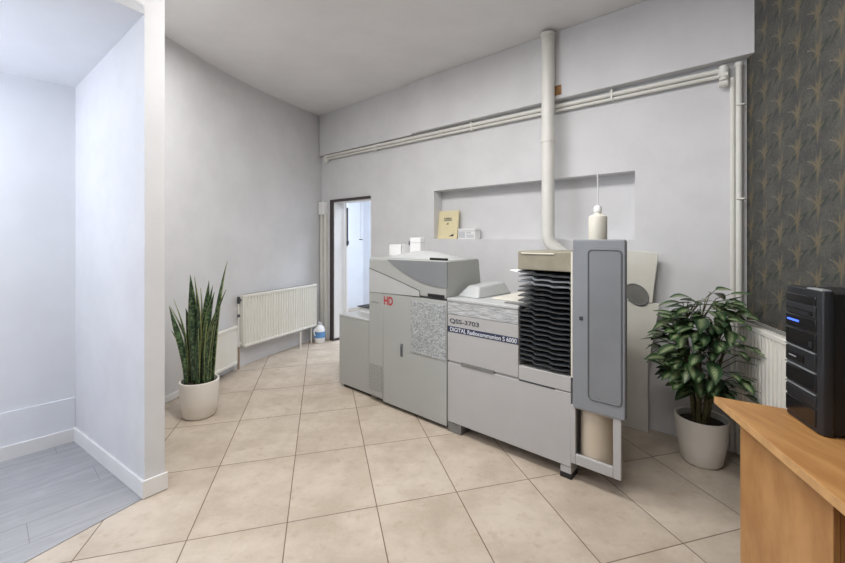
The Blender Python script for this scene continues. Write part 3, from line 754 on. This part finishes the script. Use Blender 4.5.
# ------------------------------------------------------------------ potted plants
def pot(t, rt_, rb, h):
    prof = [(0, 0), (rb-.012, 0), (rb, .012), ((rb+rt_)/2+.004, h*.5), (rt_, h-.012), (rt_-.001, h-.003), (rt_-.006, h), (rt_-.014, h-.004), (rt_-.018, h-.05), (rb-.01, h-.06)]
    m = MB(); m.lathe(prof, seg=48, cap0=False, cap1=False); return m.build('pot', POTW, t, smooth=50)
def soil(t, r, z):
    m = MB(); rows = [(0.0005, .008), (r*.5, .006), (r*.85, .0), (r, -.006)]
    m.lathe([(a, z+b) for a, b in rows], seg=36, cap0=True, cap1=False); return m.build('soil', SOIL, t)
sp = thing('snake_plant', 'tall banded snake plant in a round white pot beside the partition', 'plant', (-1.765, 3.19, 0))
pot(sp, .142, .118, .285); soil(sp, .126, .258)
random.seed(3)
def blade(base, tip, w, bend, tw, seed):
    rr = random.Random(seed); b = Vector(base); t = Vector(tip); n = 18; rows = []; uvs = []
    side0 = Vector((math.cos(tw), math.sin(tw), 0))
    for i in range(n+1):
        s_ = i/n; p = b.lerp(t, s_)
        out = Vector((t.x-b.x, t.y-b.y, 0)); p = p-out*(bend*math.sin(math.pi*s_))
        p += Vector((math.sin(s_*5+seed), math.cos(s_*4+seed), 0))*.006
        ww = w*(.50+.62*math.sin(math.pi*min(s_*.80+.02, 1))**1.2)*(1-max(0, (s_-.55)/.45)**2.4)
        ww = max(ww, .0015)
        a = tw+s_*.9*(1 if seed % 2 else -1); side = Vector((math.cos(a), math.sin(a), 0)); fr = Vector((-side.y, side.x, 0))
        rows.append([p-side*ww*.5+fr*ww*.16, p-side*ww*.25+fr*ww*.03, p, p+side*ww*.25+fr*ww*.03, p+side*ww*.5+fr*ww*.16])
        uvs.append([(0, s_), (.25, s_), (.5, s_), (.75, s_), (1, s_)])
    m = MB(); m.strip(rows, uvs); return m
BL = [(-.28, .85, .05), (-.215, .87, .05), (-.15, 1.05, .046), (-.048, 1.115, .066), (.018, 1.105, .075), (.066, 1.06, .066), (.20, 1.215, .066), (.215, .865, .05),
      (.11, .92, .06), (-.10, .85, .06), (-.17, .72, .052), (.05, .80, .066), (-.03, .88, .066), (.15, .98, .056), (.03, .70, .05), (-.06, .66, .05), (-.19, .92, .035), (-.24, .66, .034), (.17, .78, .04), (.09, 1.02, .045), (-.12, .95, .04), (.24, 1.0, .034), (-.02, 1.0, .05)]
for i, (dx, tz, w) in enumerate(BL):
    rr = random.Random(i); bxx = max(-.085, min(.085, dx*.42)); byy = rr.uniform(-.07, .05)
    m = blade((bxx, byy, .24), (dx*.97, byy*1.6+rr.uniform(-.05, .05), tz), w*.86, .34, rr.uniform(-.5, .5), i)
    m.build('leaf', SNAKE, sp, smooth=80, recalc=False, solid=.004)

vpn = thing('variegated_plant', 'bushy green and cream leaved plant in a round white pot beside the desk', 'plant', (1.752, 2.53, 0))
pot(vpn, .147, .110, .285); soil(vpn, .129, .250)
fol = MB(); stems = MB(); rr = random.Random(12)
def leaf(mb, base, d, up, L, w, droop):
    d = Vector(d).normalized(); s_ = d.cross(Vector(up)).normalized(); nrm = s_.cross(d).normalized(); rows = []; uvs = []
    n = 8
    for i in range(n+1):
        t = i/n; ww = w*.5*math.sin(math.pi*(t**.8*.97+.015))**.85
        p = Vector(base)+d*(L*t)-Vector((0, 0, 1))*(droop*L*t*t)+nrm*(.03*L*math.sin(math.pi*t))
        rows.append([p-s_*ww+nrm*ww*.22, p-s_*ww*.5+nrm*ww*.05, p, p+s_*ww*.5+nrm*ww*.05, p+s_*ww+nrm*ww*.22])
        uvs.append([(0, t), (.25, t), (.5, t), (.75, t), (1, t)])
    mb.strip(rows, uvs)
trunks = []
for k in range(7):
    a = k*2*math.pi/7+.3; b = Vector((.026*math.cos(a)-.01, .026*math.sin(a), .22)); e = Vector((.12*math.cos(a)-.02, .10*math.sin(a)-.05, rr.uniform(.72, .95)))
    trunks.append((b, e)); stems.tube([b, b.lerp(e, .4)+Vector((0, 0, .04)), b.lerp(e, .75)+Vector((0, 0, .02)), e], [.015, .012, .008, .004], 8)
cnt = 0
def place(p):
    global cnt
    p = Vector(p)
    b, e = min(trunks, key=lambda t: (t[0].lerp(t[1], .7)-p).length)
    s_ = max(.25, min(1, (p.z-.12-b.z)/(e.z-b.z))); q = b.lerp(e, s_)
    h = Vector((p.x+.02, p.y+.06, 0)); out = h.normalized() if h.length > .02 else Vector((rr.uniform(-1, 1), -1, 0)).normalized()
    mid = q.lerp(p, .55)+Vector((0, 0, .05)); stems.tube([q, mid, p], [.003, .0025, .002], 5)
    d = out+Vector((rr.uniform(-.45, .45), rr.uniform(-.45, .45), rr.uniform(-.45, .45)))
    L = rr.uniform(.09, .14)
    leaf(fol, p, d, Vector((rr.uniform(-.25, .25), rr.uniform(-.45, .1), 1)), L, L*rr.uniform(.46, .58), rr.uniform(.0, .3)); cnt += 1
N_LEAF = 430
def clear(q):                                            # keeps every leaf in front of both walls
    w = q+Vector((1.752, 2.53, 0)); N = NX_*w.x+NY_*w.y
    return N < WN-.10 and (w-RC).dot(rm) > (.03 if (w-RC).dot(rw) < .14 or w.z > .95 else .155)
def try_place(q):
    d = Vector((q[0]+.02, q[1]+.06, 0))
    if clear(Vector(q)) and clear(Vector(q)+d.normalized()*.17): place(q)
for i in range(N_LEAF):
    # points in an egg-shaped crown, most of them near the outside
    a = rr.uniform(0, 2*math.pi); cz = rr.uniform(-1, 1); s_ = math.sqrt(1-cz*cz); k = rr.uniform(.4, 1)**.5
    rx = .275 if cz < .2 else .275*(1-.4*(cz-.2))
    try_place((rx*s_*math.cos(a)*k-.01, .25*s_*math.sin(a)*k-.09, .745+.30*cz*k))
for p in ((.02, -.05, 1.06), (.06, -.04, 1.08), (.10, -.10, 1.06), (-.10, -.05, 1.03), (-.16, -.05, 1.0), (.12, -.06, 1.02), (.06, -.3, .80), (.09, -.32, .70), (.10, -.34, .62), (.08, -.34, .74), (.09, -.36, .56), (-.25, -.1, .72), (-.24, -.12, .60), (-.16, -.14, .50), (-.05, -.2, .52), (.02, -.22, .47), (.05, -.26, .52)): place(p)
fol.build('foliage', LEAF, vpn, smooth=80, recalc=False); stems.build('stems', STEM, vpn)

# ------------------------------------------------------------------ desk
DA = Vector((1.2, 1.658, 0)); dd = Vector((-.243, -.970, 0)).normalized(); df = Vector((.835, -.55, 0)).normalized()
dk = thing('desk', 'light oak desk with a pointed corner by the white plant pot', 'desk', DA, 0)
def L2(p): return (p.x-DA.x, p.y-DA.y)
pts = [DA, DA+df*.575, Vector((1.475, .62, 0)), DA+dd*1.08]
mb = MB(); mb.prism([L2(p) for p in pts], .722, .75, 'xy'); dt = mb.build('tabletop', WOOD, dk, bevel=.003)
mb = MB()
a, b = pts[0]+dd*.003, pts[3]; o_ = Vector((dd.y, -dd.x, 0)); o_ = o_ if o_.x < 0 else -o_
wall_seg(mb, a-DA, b-DA, o_, .002, .723, .749); mb.build('edge_band', WOODE, dt, smooth=0)
sa_, sb_ = Vector((1.224, 1.553, 0)), Vector((1.106, 1.086, 0)); inn = -o_
mb = MB(); wall_seg(mb, sa_-DA, sb_-DA, inn, .018, .0, .722); mb.build('side_panel', WOOD, dk, bevel=.002)
mb = MB(); wall_seg(mb, sa_-DA+inn*.019, sa_-DA+inn*.36-dd*.0, dd, .018, .05, .722); mb.build('back_panel', WOOD, dk)
mb = MB(); wall_seg(mb, sb_-DA+inn*.019-dd*.02, sb_-DA+inn*.36-dd*.02, dd, .018, .0, .722); mb.build('inner_panel', WOOD, dk)
mb = MB(); wall_seg(mb, sa_-DA+inn*.361, sb_-DA+inn*.361, inn, .018, .0, .722); mb.build('inner_panel', WOOD, dk)
mb = MB(); wall_seg(mb, pts[3]-DA+inn*.05-dd*.05, pts[3]-DA+inn*.42-dd*.05, -dd, .018, 0, .722); mb.build('end_panel', WOOD, dk)

# ------------------------------------------------------------------ computer tower on the desk
f0, f1 = Vector((1.356, 1.508, 0)), Vector((1.300, 1.312, 0))
fd = (f1-f0).normalized(); bd_ = Vector((-fd.y, fd.x, 0)); bd_ = bd_ if bd_.x > 0 else -bd_
pcw = (f1-f0).length; ang = math.atan2(fd.y, fd.x)
pc = thing('computer_tower', 'black computer tower with a blue light standing on the oak desk', 'computer', (f0.x, f0.y, .75), ang)
# local x across the front (left to right as seen), +y into the case, z up
PH = .476
mb = MB(); mb.box(.004, pcw-.004, .03, .30, .008, PH-.004); mb.build('case', CASEB, pc, bevel=.006)
mb = MB(); prof = [(0, .034), (0, .012), (.012, .0), (pcw-.022, 0), (pcw-.006, .008), (pcw, .022), (pcw, .034)]
mb.prism(prof, .004, PH, 'xy'); fb = mb.build('front_bezel', CASEF, pc, smooth=40, bevel=.003)
def bay(z0, z1, m, name='bay_cover', inset=0): return MB().box(.012, pcw-.026, -.004+inset, .004, z0, z1).build(name, m, fb, bevel=.0025)
bay(.425, .452, CASEG, 'card_reader'); 
dv = bay(.382, .420, CASEF, 'disc_drive'); MB().box(.02, pcw-.04, -.006, -.003, .398, .401).build('tray_slot', CASEG, dv); MB().box(pcw-.06, pcw-.04, -.007, -.003, .388, .394).build('eject_button', CASEG, dv)
bl = bay(.335, .377, CASEG, 'light_panel'); lab(MB().box(.026, .092, -.0065, -.003, .353, .360).build('blue_light', LED, bl, bevel=.002), 'glowing blue light bar')
bay(.268, .328, CASEG); MB().box(.012, pcw-.026, -.006, .002, .262, .266).build('trim_strip', INKL, fb)
hh = bay(.205, .258, CASEF); MB().box(.03, .12, -.006, -.003, .215, .24).build('vent', CASEG, hh); MB().box(.04, .08, -.0075, -.0055, .226, .23).build('port', SILVER, hh)
MB().box(.012, pcw-.026, -.006, .002, .196, .200).build('trim_strip', INKL, fb)
bay(.135, .190, CASEG); MB().box(.012, pcw-.026, -.005, .002, .124, .128).build('trim_strip', INKL, fb)
bay(.085, .118, CASEF); bay(.02, .078, CASEG)
MB().tube([(.155, -.006, .29), (.155, .0, .29)], .011, 16).build('power_button', CASEF, fb)
lab(MB().box(.12, pcw-.006, .004, .03, PH-.001, PH+.004).build('top_strip', SILVER, pc, bevel=.001), 'silver strip on the top edge')
for x, y in ((.02, .05), (pcw-.02, .05), (.02, .28), (pcw-.02, .28)): MB().lathe([(.012, 0), (.012, .01)], (x, y, 0), 14).build('foot', BLACKP, pc)
